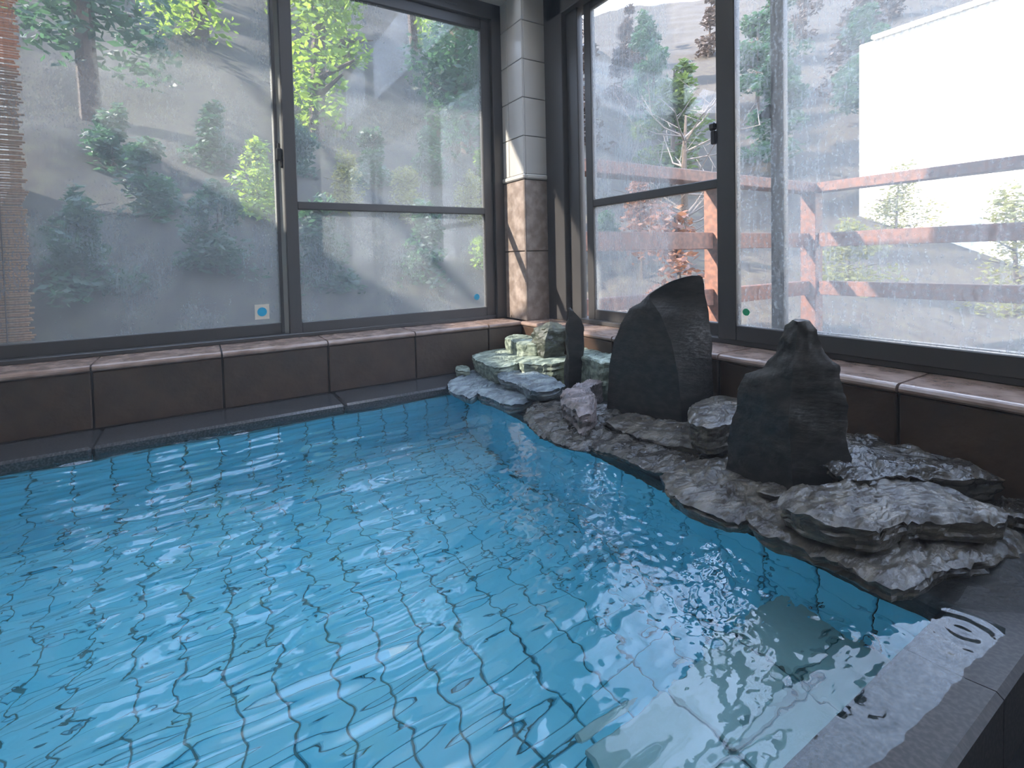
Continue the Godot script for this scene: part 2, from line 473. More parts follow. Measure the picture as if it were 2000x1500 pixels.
# ====================================================== bath basin
func basin():
	var fy := -0.67
	var b := structure("bath_basin", "bath basin lined with turquoise square tiles")
	b.set_meta("category", "bath")
	bar("basin_shell", Vector3(-3.4, fy - 0.12, 0.1), Vector3(-0.36, fy - 0.008, 1.92), M.pool_grout, b, 0.001)
	bar("basin_shell", Vector3(-3.4, fy - 0.008, 0.02), Vector3(-0.2, -0.002, 0.188), M.pool_grout, b, 0.001)
	bar("basin_shell", Vector3(-3.4, fy - 0.008, 1.792), Vector3(-0.2, -0.026, 1.84), M.pool_grout, b, 0.001)
	bar("outer_face", Vector3(-3.4, fy - 0.008, 1.84), Vector3(0.0, -0.03, 1.882), M.granite, b, 0.001)
	bar("basin_shell", Vector3(-3.5, fy - 0.008, 0.0), Vector3(-3.288, -0.002, 1.9), M.pool_grout, b, 0.001)
	bar("basin_shell", Vector3(-0.438, fy - 0.008, 0.0), Vector3(0.0, -0.03, 1.9), M.mortar, b, 0.001)
	var n := 0
	var rest := begin()
	var rng := RandomNumberGenerator.new()
	rng.seed = 4
	var spots := []
	for i in 29:
		for j in 16:
			spots.append(Vector3(-0.50 - 0.1 * i, fy - 0.004, 0.25 + 0.1 * j))
	var eye := Vector3(-1.35, 0, 1.6)
	spots.sort_custom(func(p, q): return p.distance_squared_to(eye) < q.distance_squared_to(eye))
	for p in spots:
		if n < 300:
			put("floor_tile", cbox(Vector3(0.095, 0.01, 0.095), 0.0025), M.pool_tile[rng.randi() % 3], b, p)
		else:
			add_cbox(rest, p, Vector3(0.095, 0.01, 0.095), 0.0025)
		n += 1
	var far := put("far_floor_tiles", done(rest), M.pool_tile[1], b)
	far.set_meta("kind", "stuff")
	for i in 29:
		for j in 6:
			put("wall_tile", cbox(Vector3(0.095, 0.095, 0.012), 0.0025), M.pool_tile[rng.randi() % 3], b, Vector3(-0.50 - 0.1 * i, fy + 0.05 + 0.1 * j, 0.192))
	for i in 26:
		for j in 6:
			put("wall_tile", cbox(Vector3(0.095, 0.095, 0.012), 0.0025), M.pool_tile[rng.randi() % 3], b, Vector3(-0.50 - 0.1 * i, fy + 0.05 + 0.1 * j, 1.788))
	for i in 16:
		for j in 6:
			put("wall_tile", cbox(Vector3(0.012, 0.095, 0.095), 0.0025), M.pool_tile[rng.randi() % 3], b, Vector3(-0.442, fy + 0.05 + 0.1 * j, 0.25 + 0.1 * i))
	# an underwater step before the coping
	bar("step_core", Vector3(-1.0, fy, 1.54), Vector3(-0.44, -0.312, 1.785), M.pool_grout, b, 0.001)
	for i in 3:
		for j in 2:
			bar("step_tile", Vector3(-1.005 + 0.19 * i, -0.312, 1.53 + 0.125 * j), Vector3(-0.819 + 0.19 * i, -0.30, 1.651 + 0.125 * j), M.step_tile, b, 0.004)
	# granite ledge at the foot of the left wall
	var lg := thing("granite_ledge", "dark polished granite ledge at the foot of the brown tiled wall", "ledge", Vector3.ZERO, "", "structure")
	for k in 4:
		bar("ledge_stone", Vector3(-3.4 + 0.8 * k, -0.05, -0.004), Vector3(-2.602 + 0.8 * k, 0.028, 0.2), M.granite, lg, 0.008)
	# coping on the near side, under a film of overflowing water
	var cp := thing("coping", "grey granite coping awash with overflowing water", "coping", Vector3.ZERO, "", "structure")
	for k in 4:
		var cs := begin()
		var cx0 := -3.3 + 0.9 * k
		var prof := [Vector2(1.785, -0.10), Vector2(1.785, -0.014), Vector2(1.791, -0.009), Vector2(1.880, 0.005), Vector2(1.887, -0.001), Vector2(1.887, -0.10)]
		for i in 6:
			var a: Vector2 = prof[i]
			var c: Vector2 = prof[(i + 1) % 6]
			quad(cs, Vector3(0, a.y, a.x - 1.785), Vector3(0.898, a.y, a.x - 1.785), Vector3(0.898, c.y, c.x - 1.785), Vector3(0, c.y, c.x - 1.785), Vector3(0, c.x - a.x, a.y - c.y))
		for x in [0.0, 0.898]:
			for i in range(1, 5):
				tri(cs, Vector3(x, prof[0].y, 0), Vector3(x, prof[i].y, prof[i].x - 1.785), Vector3(x, prof[i + 1].y, prof[i + 1].x - 1.785), Vector3(x - 0.4, 0, 0))
		put("coping_stone", done(cs), M.coping, cp, Vector3(cx0, 0, 1.785))

# ====================================================== windows
func pane(parent: Node3D, c: Vector3, size: Vector2, along_x: bool, filmmat: Material):
	var sz := Vector3(size.x, size.y, 0.004) if along_x else Vector3(0.004, size.y, size.x)
	put("pane", cbox(sz, 0.0002), M.glass, parent, c)
	var st := SurfaceTool.new()
	st.begin(Mesh.PRIMITIVE_TRIANGLES)
	var h := size / 2.0
	var n := Vector3(0, 0, 1) if along_x else Vector3(-1, 0, 0)
	for k in [[-1, -1], [1, 1], [1, -1], [-1, -1], [-1, 1], [1, 1]]:
		st.set_normal(n)
		st.set_uv(Vector2(k[0] * 0.5 + 0.5, 0.5 - k[1] * 0.5))
		st.add_vertex(Vector3(k[0] * h.x, k[1] * h.y, 0) if along_x else Vector3(0, k[1] * h.y, k[0] * h.x))
	var fm := put("condensation", st.commit(), filmmat, parent, c + n * 0.0035)
	fm.set_meta("kind", "stuff")

# one sliding sash; a..b along the wall, plane: centre depth
func sash(win: Node3D, a: float, b: float, y0: float, y1: float, plane: float, along_x: bool, st_l: float, st_r: float, rails: Array, filmmat: Material, bottom := 0.05, top := 0.055, side_mat: Material = null) -> Node3D:
	var s := Node3D.new()
	s.name = "sash"
	win.add_child(s, true)
	var P := func(u: float, y: float, d: float) -> Vector3:
		return Vector3(u, y, plane + d) if along_x else Vector3(plane - d, y, u)
	var t := 0.016
	bar("stile", P.call(a, y0, -t), P.call(a + st_l, y1, t), M.frame, s)
	bar("stile", P.call(b - st_r, y0, -t), P.call(b, y1, t), side_mat if side_mat else M.frame, s)
	bar("rail", P.call(a + st_l, y0, -t), P.call(b - st_r, y0 + bottom, t), M.frame, s)
	bar("rail", P.call(a + st_l, y1 - top, -t), P.call(b - st_r, y1, t), M.frame, s)
	for r in rails:
		bar("rail", P.call(a + st_l, r - 0.018, -t), P.call(b - st_r, r + 0.018, t), M.frame, s)
	var yl := y0 + bottom
	var yh := y1 - top
	pane(s, P.call((a + st_l + b - st_r) / 2.0, (yl + yh) / 2.0, 0.0), Vector2(b - st_r - a - st_l + 0.01, yh - yl + 0.01), along_x, filmmat)
	return s

func window_left():
	var w := structure("window_1", "wide fogged sliding window over the brown tiled parapet")
	var fz := -0.19
	# outer frame
	bar("frame_rail", Vector3(-2.33, YS, fz - 0.1), Vector3(0.045, YS + 0.018, fz), M.frame, w)
	bar("frame_rail", Vector3(-2.33, 1.90, fz - 0.1), Vector3(0.045, 2.0, fz + 0.012), M.frame, w)
	bar("frame_jamb", Vector3(-0.03, YS, fz - 0.1), Vector3(0.045, 2.0, fz + 0.012), M.frame, w)
	bar("frame_jamb", Vector3(-2.33, YS, fz - 0.1), Vector3(-2.25, 2.0, fz + 0.012), M.frame, w)
	var r := sash(w, -1.135, -0.03, YS + 0.016, 1.90, -0.215, true, 0.055, 0.058, [0.852], M.film_a)
	var l := sash(w, -2.25, -1.10, YS + 0.016, 1.90, -0.255, true, 0.06, 0.065, [], M.film_a, 0.052, 0.055, M.aluminium)
	var bv := begin()
	var tp := [Vector2(-1.170, -0.258), Vector2(-1.134, -0.222), Vector2(-1.134, -0.258)]
	for k in 3:
		var p: Vector2 = tp[k]
		var q: Vector2 = tp[(k + 1) % 3]
		var m: Vector2 = (p + q) / 2.0 - (tp[0] + tp[1] + tp[2]) / 3.0
		quad(bv, Vector3(p.x, 0.27, p.y), Vector3(q.x, 0.27, q.y), Vector3(q.x, 1.9, q.y), Vector3(p.x, 1.9, p.y), Vector3(m.x, 0, m.y))
	put("stile_bevel", done(bv), M.pale_metal, l)
	# lock on the meeting stile
	var st := begin()
	add_cbox(st, Vector3(0, 0.01, 0), Vector3(0.024, 0.055, 0.018), 0.004)
	add_cbox(st, Vector3(0.012, -0.03, 0.002), Vector3(0.018, 0.04, 0.02), 0.004)
	add_cbox(st, Vector3(0.0, 0.045, 0.0), Vector3(0.012, 0.03, 0.012), 0.003)
	put("latch", done(st), M.black, l, Vector3(-1.150, 1.07, -0.222))
	sticker(l, Vector3(-1.243, 0.375, -0.2485), 0.048, M.sticker_blue, M.sticker_pale)
	sticker(r, Vector3(-0.146, 0.378, -0.209), 0.040, M.sticker_blue, null)
	bar("name_plate", Vector3(-0.31, 1.925, fz + 0.01), Vector3(-0.24, 1.935, fz + 0.014), M.aluminium, w, 0.001)

	# extra window added out of view to bring more daylight into the room
	var w3 := structure("added_window_3", "fogged sliding window added out of view further along the bath for more light")
	bar("frame_rail", Vector3(-4.2, YS, fz - 0.1), Vector3(-2.50, YS + 0.018, fz), M.frame, w3)
	bar("frame_rail", Vector3(-4.2, 1.90, fz - 0.1), Vector3(-2.50, 2.0, fz + 0.012), M.frame, w3)
	sash(w3, -4.19, -3.32, YS + 0.016, 1.90, -0.255, true, 0.06, 0.06, [], M.film_a)
	sash(w3, -3.36, -2.51, YS + 0.016, 1.90, -0.215, true, 0.06, 0.06, [], M.film_a)

func sticker(parent: Node, at: Vector3, size: float, m: Material, edge: Material, along_x := true):
	var st := begin()
	add_tube(st, [Vector3(0, 0, 0), Vector3(0, 0, 0.0008)], [size * 0.42, size * 0.42], 20)
	var o := put("sticker", done(st), m, parent, at)
	if not along_x: o.rotation.y = -PI / 2
	if edge:
		var e2 := put("sticker_backing", cbox(Vector3(size * 1.25, size * 1.4, 0.0005), 0.0001), edge, parent, at - Vector3(0, 0, 0.0004) if along_x else at + Vector3(0.0004, 0, 0))
		if not along_x: e2.rotation.y = -PI / 2

func window_right():
	var w := structure("window_2", "tall sliding window with dark frames beside the deck, beaded with condensation")
	var fx := 0.19
	bar("frame_rail", Vector3(fx, YS, 0.03), Vector3(fx + 0.11, YS + 0.02, 3.85), M.frame, w)
	bar("frame_rail", Vector3(fx - 0.012, 1.83, 0.03), Vector3(fx + 0.11, 2.0, 3.85), M.frame, w)
	bar("frame_jamb", Vector3(fx - 0.012, YS, 0.014), Vector3(fx + 0.11, 2.0, 0.155), M.frame, w)
	bar("frame_jamb", Vector3(fx + 0.02, YS, 0.155), Vector3(fx + 0.06, 2.0, 0.235), M.frame, w)
	bar("frame_jamb", Vector3(fx - 0.012, YS, 3.77), Vector3(fx + 0.11, 2.0, 3.85), M.frame, w)
	var l := sash(w, 0.262, 1.03, YS + 0.018, 1.85, 0.245, false, 0.047, 0.05, [0.848], M.film_b)
	var r := sash(w, 0.985, 2.56, YS + 0.018, 1.86, 0.20, false, 0.07, 0.07, [], M.film_c, 0.055)
	var b := sash(w, 1.135, 2.54, YS + 0.018, 1.86, 0.275, false, 0.042, 0.07, [], M.film_d)
	sash(w, 2.50, 3.77, YS + 0.018, 1.86, 0.275, false, 0.07, 0.07, [], M.film_d)
	var st := begin()
	add_cbox(st, Vector3(0, 0.02, -0.004), Vector3(0.018, 0.03, 0.026), 0.006)
	add_cbox(st, Vector3(0, -0.02, 0.0), Vector3(0.016, 0.05, 0.02), 0.004)
	put("latch", done(st), M.black, r, Vector3(0.182, 1.03, 0.978))
	st = begin()
	# a little wedge-shaped finger pull
	var pr := [Vector2(0, 0.03), Vector2(-0.034, 0.002), Vector2(-0.034, -0.006), Vector2(0, -0.018)]
	for s in [-0.008, 0.008]:
		for k in [1, 2]:
			tri(st, Vector3(s, pr[0].y, pr[0].x), Vector3(s, pr[k].y, pr[k].x), Vector3(s, pr[k + 1].y, pr[k + 1].x), Vector3(s, 0, 0))
	for k in 4:
		var p: Vector2 = pr[k]
		var q: Vector2 = pr[(k + 1) % 4]
		var n := Vector2((p + q) / 2.0 - Vector2(-0.015, 0.003))
		quad(st, Vector3(-0.008, p.y, p.x), Vector3(-0.008, q.y, q.x), Vector3(0.008, q.y, q.x), Vector3(0.008, p.y, p.x), Vector3(0, n.y, n.x))
	put("latch", done(st), M.black, b, Vector3(0.262, 1.065, 1.136))
	# transom added above, out of view, to let in more sky light
	var w4 := structure("added_window_4", "high transom window added out of view over the tall sliding window for more light")
	bar("frame_rail", Vector3(0.19, 2.10, 0.05), Vector3(0.28, 2.14, 3.95), M.frame, w4)
	bar("frame_rail", Vector3(0.19, 2.96, 0.05), Vector3(0.28, 3.0, 3.95), M.frame, w4)
	for k in 4:
		var z := 0.05 + k * 1.287
		bar("mullion", Vector3(0.19, 2.14, z), Vector3(0.28, 2.96, z + 0.04), M.frame, w4)
		if k < 3: bar("pane", Vector3(0.233, 2.14, z + 0.04), Vector3(0.237, 2.96, z + 1.287), M.glass, w4, 0.0002)
	sticker(r, Vector3(0.1955, 0.375, 1.085), 0.03, M.sticker_green, null, false)

# ====================================================== stones
func resample(flat: Array, n: int) -> Array:
	var pts := []
	for k in range(0, flat.size(), 2):
		pts.append(Vector2(flat[k], flat[k + 1]))
	# round the corners a little
	var cut := []
	for k in pts.size():
		var a: Vector2 = pts[k]
		var b: Vector2 = pts[(k + 1) % pts.size()]
		cut.append(a.lerp(b, 0.13))
		cut.append(a.lerp(b, 0.87))
	var total := 0.0
	for k in cut.size():
		total += cut[k].distance_to(cut[(k + 1) % cut.size()])
	var out := []
	var k := 0
	var gone := 0.0
	for i in n:
		var want := total * i / n
		while gone + cut[k].distance_to(cut[(k + 1) % cut.size()]) < want:
			gone += cut[k].distance_to(cut[(k + 1) % cut.size()])
			k += 1
		var seg: float = cut[k].distance_to(cut[(k + 1) % cut.size()])
		out.append(cut[k].lerp(cut[(k + 1) % cut.size()], (want - gone) / maxf(seg, 1e-6)))
	return out

# a flat slab of slate: split top, broken edges
func slab(called: String, label: String, flat: Array, top: float, thick: float, m: Material, sd: int, tilt := Vector2.ZERO, rough := 1.0, under := 0.12):
	var N := 120
	var ring := resample(flat, N)
	var c := Vector2.ZERO
	for p in ring: c += p
	c /= N
	var size := 0.0
	for p in ring: size += p.distance_to(c) / N
	var n1 := noise(5.5, sd, 4)
	var n2 := noise(20.0, sd + 50, 3)
	var bottom := top - thick
	var base := Vector3(c.x, bottom, c.y)
	var height := func(x: float, z: float, r: float) -> float:
		var s := n1.get_noise_2d(x + 0.35 * z, z * 2.2 - x) * 2.6
		var st := floorf(s)
		var fr := s - st
		var step := (st + smoothstep(0.90, 1.0, fr)) * 0.0036
		var h := top + tilt.x * (x - c.x) + tilt.y * (z - c.y) + rough * (step + 0.0010 * n2.get_noise_2d(x, z) + 0.003 * n1.get_noise_2d(x * 0.4, z * 0.4))
		h -= 0.006 * rough * smoothstep(0.93, 0.99, 1.0 - absf(n1.get_noise_2d(x * 0.55 + 3.0, z * 2.6 + x * 1.2)))
		return h - 0.008 * rough * pow(smoothstep(0.80, 1.0, r), 2.0)
	for i in N:
		var p: Vector2 = ring[i]
		var q := (p - c).normalized()
		ring[i] = p + q * (0.010 * n1.get_noise_2d(p.x * 1.5, p.y * 1.5) + 0.0035 * n2.get_noise_2d(p.x * 0.8, p.y * 0.8)) * rough
	var rs := []
	for k in 24: rs.append(pow(float(k + 1) / 24.0, 0.8))
	var st := SurfaceTool.new()
	st.begin(Mesh.PRIMITIVE_TRIANGLES)
	st.set_smooth_group(0)
	var rings := []
	for r in rs:
		var a := []
		for i in N:
			var p := c.lerp(ring[i], r)
			a.append(Vector3(p.x, height.call(p.x, p.y, r), p.y) - base)
		rings.append(a)
	var mid := Vector3(c.x, height.call(c.x, c.y, 0.0), c.y) - base
	for i in N:
		tri(st, mid, rings[0][i], rings[0][(i + 1) % N], Vector3.UP)
	for k in rs.size() - 1:
		for i in N:
			var j := (i + 1) % N
			quad(st, rings[k][i], rings[k][j], rings[k + 1][j], rings[k + 1][i], Vector3.UP)
	st.set_smooth_group(-1)
	var prev: Array = rings[-1]
	for s in [0.05, 0.13, 0.22, 0.32, 0.43, 0.55, 0.67, 0.78, 0.89, 1.0]:
		var a := []
		for i in N:
			var p: Vector2 = ring[i]
			var q := (p - c).normalized()
			var topy: float = rings[-1][i].y
			var y := lerpf(topy, 0.0, s)
			var lay := floorf((bottom + y) * 110.0)
			var off: float = (0.014 * n1.get_noise_3d(p.x * 1.2, lay * 3.7, p.y * 1.2) + 0.004 * n2.get_noise_3d(p.x * 0.7, lay * 2.1, p.y * 0.7) - 0.003) * rough * smoothstep(0.0, 0.12, s) - under * size * s * s
			var pp: Vector2 = p + q * off
			a.append(Vector3(pp.x, bottom + y, pp.y) - base)
		for i in N:
			var j := (i + 1) % N
			var o: Vector2 = ring[i] - c
			quad(st, prev[i], prev[j], a[j], a[i], Vector3(o.x, -0.02, o.y))
		prev = a
	for i in N:
		tri(st, Vector3.ZERO, prev[i], prev[(i + 1) % N], Vector3.DOWN)
	var o2 := put(called, done(st), m, self, base)
	tag(o2, label, "stone")
	return o2

func lerp_line(flat: Array, y: float) -> float:
	# pairs (u, y) sorted by rising y
	if y <= flat[1]: return flat[0]
	for k in range(2, flat.size(), 2):
		if y <= flat[k + 1]:
			return lerpf(flat[k - 2], flat[k], (y - flat[k - 1]) / maxf(flat[k + 1] - flat[k - 1], 1e-5))
	return flat[flat.size() - 2]

# a standing stone: outline left, right and front ridge as (offset, height) pairs, depth before and behind
func standing(called: String, label: String, base: Vector3, v: Vector3, left: Array, right: Array, ridge: Array, front: Array, back: Array, sink: float, m: Material, sd: int, disp: Vector3):
	var u := Vector3(-v.z, 0, v.x)
	var y0 := base.y - sink
	var y1: float = minf(left[left.size() - 1], right[right.size() - 1])
	var LV := 44
	var K := 11
	var n1 := noise(disp.y, sd, 4)
	var rings := []
	for k in LV + 1:
		var y := lerpf(y0, y1, 1.0 - pow(1.0 - float(k) / LV, 1.15))
		var l := lerp_line(left, y)
		var r := lerp_line(right, y)
		var f := clampf(lerp_line(ridge, y), l, r)
		var df := lerp_line(front, y)
		var db := lerp_line(back, y)
		var c := [Vector2(l, 0), Vector2(f, -df), Vector2(r, 0), Vector2((l + r) / 2.0, db)]
		var mid := Vector2((l + r) / 2.0, (db - df) / 2.0)
		var a := []
		for s in 4:
			for i in K:
				var p: Vector2 = c[s].lerp(c[(s + 1) % 4], float(i) / K)
				var out := (p - mid)
				var bulge := 0.16 * 4.0 * (float(i) / K) * (1.0 - float(i) / K) * (0.35 if s < 2 else 1.0)
				p += out * bulge
				var w := base + u * p.x + v * p.y
				var d := n1.get_noise_3d(w.x * disp.z, y, w.z * disp.z) * disp.x
				d += 0.35 * disp.x * n1.get_noise_3d(w.x * 5.0, y * 3.5, w.z * 5.0)
				p += out.normalized() * d * smoothstep(0.0, 0.03, out.length())
				var dy := 0.5 * disp.x * n1.get_noise_3d(w.x * 1.7, 9.0 + y * 0.3, w.z * 1.7) * float(k) / LV
				a.append(u * p.x + v * p.y + Vector3(0, y - base.y + dy, 0))
		rings.append(a)
	var st := SurfaceTool.new()
	st.begin(Mesh.PRIMITIVE_TRIANGLES)
	for k in LV:
		for i in 4 * K:
			var j := (i + 1) % (4 * K)
			st.set_smooth_group(i / K)
			var n: Vector3 = (rings[k][i] + rings[k][j]) / 2.0
			var cc := Vector3.ZERO
			for s in 4: cc += rings[k][s * K] / 4.0
			n -= cc
			n.y = 0.0
			quad(st, rings[k][i], rings[k][j], rings[k + 1][j], rings[k + 1][i], n)
	st.set_smooth_group(-1)
	for e in [0, LV]:
		var cc := Vector3.ZERO
		for p in rings[e]: cc += p / (4.0 * K)
		for i in 4 * K:
			tri(st, cc, rings[e][i], rings[e][(i + 1) % (4 * K)], Vector3.UP if e else Vector3.DOWN)
	var o := put(called, done(st), m, self, base)
	tag(o, label, "stone")
	return o

func stones():
	# bed of mortar under the stones
	var st := begin()
	var nb := noise(14.0, 77, 3)
	var nx := 24
	var nz := 80
	var B := func(i: int, j: int) -> Vector3:
		var x := lerpf(-0.455, 0.005, float(i) / nx)
		var z := lerpf(0.0, 1.86, float(j) / nz)
		var y := lerpf(-0.012, 0.028, smoothstep(0.0, 0.5, float(i) / nx)) + 0.012 * nb.get_noise_2d(x, z)
		return Vector3(x, y, z)
	for i in nx:
		for j in nz:
			quad(st, B.call(i, j), B.call(i + 1, j), B.call(i + 1, j + 1), B.call(i, j + 1), Vector3.UP)
	for j in nz:
		var a: Vector3 = B.call(0, j)
		var b: Vector3 = B.call(0, j + 1)
		quad(st, a, b, Vector3(b.x, -0.08, b.z), Vector3(a.x, -0.08, a.z), Vector3.LEFT)
	var bed := put("stone_bed", done(st), M.mortar, self)
	tag(bed, "dark mortar bed under the stones along the bath's edge", "ledge", "", "structure")

	slab("slate_slab", "pale green block of slate in the corner behind the rounded boulder", [-0.16, 0.075, -0.09, 0.03, -0.02, 0.02, -0.008, 0.12, -0.03, 0.30, -0.15, 0.33, -0.20, 0.27, -0.17, 0.15], 0.193, 0.17, M.slate_green, 101, Vector2.ZERO, 0.7, 0.05)
	slab("slate_slab", "oval pale green slab of slate against the left tiled wall", [-0.36, 0.09, -0.30, 0.035, -0.22, 0.008, -0.13, 0.01, -0.08, 0.04, -0.13, 0.17, -0.19, 0.28, -0.27, 0.355, -0.355, 0.365, -0.395, 0.335, -0.395, 0.23], 0.128, 0.085, M.slate_green, 102, Vector2.ZERO, 0.8)
	slab("slate_chip", "small flat chip of slate on the granite ledge by the tiled wall", [-0.43, 0.05, -0.38, 0.025, -0.375, 0.10, -0.41, 0.155, -0.46, 0.115], 0.075, 0.05, M.slate_green, 103, Vector2.ZERO, 0.6)
	slab("slate_slab", "pale blue slab of slate overhanging the water next to the granite ledge", [-0.545, 0.19, -0.505, 0.145, -0.444, 0.11, -0.324, 0.05, -0.26, 0.12, -0.25, 0.20, -0.34, 0.313, -0.44, 0.355, -0.492, 0.385, -0.562, 0.428, -0.572, 0.354, -0.575, 0.258], 0.05, 0.048, M.slate_blue, 104, Vector2(0.04, 0.0))
	slab("slate_slab", "blue-grey slab of slate over the water below a tilted upper slab", [-0.500, 0.360, -0.431, 0.340, -0.34, 0.34, -0.26, 0.42, -0.27, 0.544, -0.346, 0.59, -0.432, 0.615, -0.495, 0.595, -0.505, 0.476, -0.512, 0.415], 0.048, 0.055, M.slate_blue, 105)
	slab("slate_slab", "blue-grey slab of slate lying on top of two lower slabs", [-0.310, 0.215, -0.217, 0.224, -0.215, 0.385, -0.225, 0.533, -0.265, 0.656, -0.369, 0.680, -0.413, 0.621, -0.385, 0.502, -0.415, 0.417], 0.096, 0.05, M.slate_blue, 106)
	slab("slate_slab", "square-edged green slab of slate supporting the rounded boulder", [-0.250, 0.29, -0.111, 0.245, -0.006, 0.29, -0.006, 0.42, -0.08, 0.475, -0.164, 0.470, -0.242, 0.41, -0.285, 0.40], 0.135, 0.12, M.slate_green, 107, Vector2.ZERO, 0.7, 0.04)
	slab("slate_slab", "grey-green slab of slate against the right wall behind the pointed stone", [-0.13, 0.52, -0.03, 0.47, -0.006, 0.50, -0.006, 0.74, -0.10, 0.77, -0.165, 0.74, -0.14, 0.62], 0.186, 0.165, M.slate_green, 108, Vector2.ZERO, 0.8, 0.05)
	slab("slate_block", "pinkish block of slate with wrinkled top beside the fin-shaped stone", [-0.370, 0.744, -0.252, 0.704, -0.15, 0.691, -0.09, 0.715, -0.25, 0.77, -0.31, 0.86, -0.335, 0.895, -0.379, 0.935, -0.430, 0.965, -0.480, 0.965, -0.458, 0.905, -0.432, 0.825], 0.112, 0.10, M.slate_pink, 109, Vector2.ZERO, 1.5, 0.1)
	slab("slate_slab", "dark wet slab of slate below the pinkish block at the water's edge", [-0.515, 0.703, -0.408, 0.625, -0.31, 0.70, -0.24, 0.80, -0.20, 0.88, -0.26, 0.93, -0.365, 0.970, -0.499, 1.036, -0.545, 0.978, -0.541, 0.850, -0.528, 0.773], 0.046, 0.05, M.slate_wet, 110, Vector2(0.10, -0.03), 1.4)
	slab("slate_slab", "dark olive slab of slate under the foot of the fin-shaped stone", [-0.355, 0.946, -0.215, 0.90, -0.03, 0.96, -0.012, 1.187, -0.14, 1.31, -0.244, 1.30, -0.320, 1.222, -0.352, 1.113, -0.367, 1.019], 0.056, 0.06, M.slate_brown, 111)
	slab("slate_slab", "low dark slab of slate with a pale rim over the water below the fin-shaped stone", [-0.495, 1.012, -0.40, 0.955, -0.29, 1.00, -0.22, 1.12, -0.19, 1.27, -0.25, 1.32, -0.335, 1.315, -0.405, 1.285, -0.465, 1.249, -0.475, 1.163, -0.475, 1.086], 0.034, 0.04, M.slate_wet, 112, Vector2(0.05, 0.0))
	slab("slate_block", "thick grey block of slate between the fin-shaped and the peaked stone", [-0.235, 1.165, -0.14, 1.13, -0.02, 1.13, -0.012, 1.24, -0.10, 1.30, -0.22, 1.31, -0.33, 1.295, -0.335, 1.235], 0.132, 0.08, M.slate_brown, 113, Vector2.ZERO, 0.7, 0.05)
	slab("slate_slab", "brown slab of slate over the water in front of the peaked stone", [-0.500, 1.275, -0.40, 1.265, -0.27, 1.29, -0.22, 1.38, -0.25, 1.48, -0.33, 1.52, -0.385, 1.517, -0.422, 1.500, -0.498, 1.510, -0.554, 1.489, -0.572, 1.432, -0.568, 1.352], 0.044, 0.05, M.slate_brown, 114)
	slab("slate_chip", "small oval flake of slate lying on the brown slab before the peaked stone", [-0.425, 1.468, -0.385, 1.452, -0.350, 1.462, -0.345, 1.492, -0.375, 1.512, -0.41, 1.505], 0.056, 0.014, M.slate_brown, 115, Vector2.ZERO, 0.3)
	slab("slate_slab", "large broken slab of slate on top of the lowest slab by the coping", [-0.500, 1.557, -0.439, 1.540, -0.338, 1.573, -0.29, 1.585, -0.163, 1.665, -0.150, 1.750, -0.205, 1.805, -0.238, 1.808, -0.333, 1.746, -0.397, 1.717, -0.436, 1.710, -0.475, 1.700, -0.493, 1.669, -0.518, 1.612], 0.100, 0.052, M.slate_brown, 116, Vector2.ZERO, 1.2, 0.06)
	slab("slate_slab", "largest slab of slate, jutting over the water next to the coping", [-0.524, 1.505, -0.45, 1.48, -0.30, 1.50, -0.10, 1.62, -0.06, 1.74, -0.165, 1.822, -0.214, 1.830, -0.360, 1.778, -0.442, 1.766, -0.495, 1.757, -0.527, 1.745, -0.523, 1.712, -0.518, 1.632, -0.541, 1.555], 0.046, 0.055, M.slate_brown, 117, Vector2.ZERO, 1.2)
	slab("slate_slab", "wet glistening slab of slate against the wall behind the peaked stone", [-0.30, 1.40, -0.12, 1.36, -0.012, 1.40, -0.012, 1.52, -0.012, 1.62, -0.04, 1.765, -0.112, 1.742, -0.19, 1.665, -0.296, 1.610], 0.117, 0.09, M.slate_wet, 118, Vector2.ZERO, 1.6)
	slab("slate_chip", "low wet stone at the foot of the right wall by the coping", [-0.13, 1.775, -0.06, 1.745, -0.012, 1.75, -0.012, 1.84, -0.09, 1.845], 0.062, 0.06, M.slate_wet, 119, Vector2.ZERO, 0.8)

	standing("standing_stone", "tall dark fin-shaped standing stone with a curved back", Vector3(-0.154, 0.06, 1.002), Vector3(0.778, 0, -0.629),
		[-0.172, 0.04, -0.172, 0.105, -0.164, 0.195, -0.145, 0.285, -0.119, 0.357, -0.090, 0.410, -0.060, 0.424, -0.041, 0.445, -0.012, 0.465, 0.020, 0.486, 0.059, 0.504, 0.100, 0.515],
		[0.162, 0.04, 0.162, 0.099, 0.157, 0.181, 0.154, 0.264, 0.155, 0.314, 0.149, 0.372, 0.142, 0.429, 0.136, 0.479, 0.130, 0.512, 0.120, 0.515],
		[0.062, 0.063, 0.051, 0.208, 0.034, 0.309, 0.003, 0.390, -0.028, 0.441, -0.03, 0.46],
		[0.075, 0.06, 0.07, 0.25, 0.05, 0.38, 0.02, 0.445, 0.012, 0.515], [0.10, 0.06, 0.09, 0.25, 0.05, 0.42, 0.02, 0.515], 0.03, M.dark_stone, 201, Vector3(0.008, 5.0, 1.0))
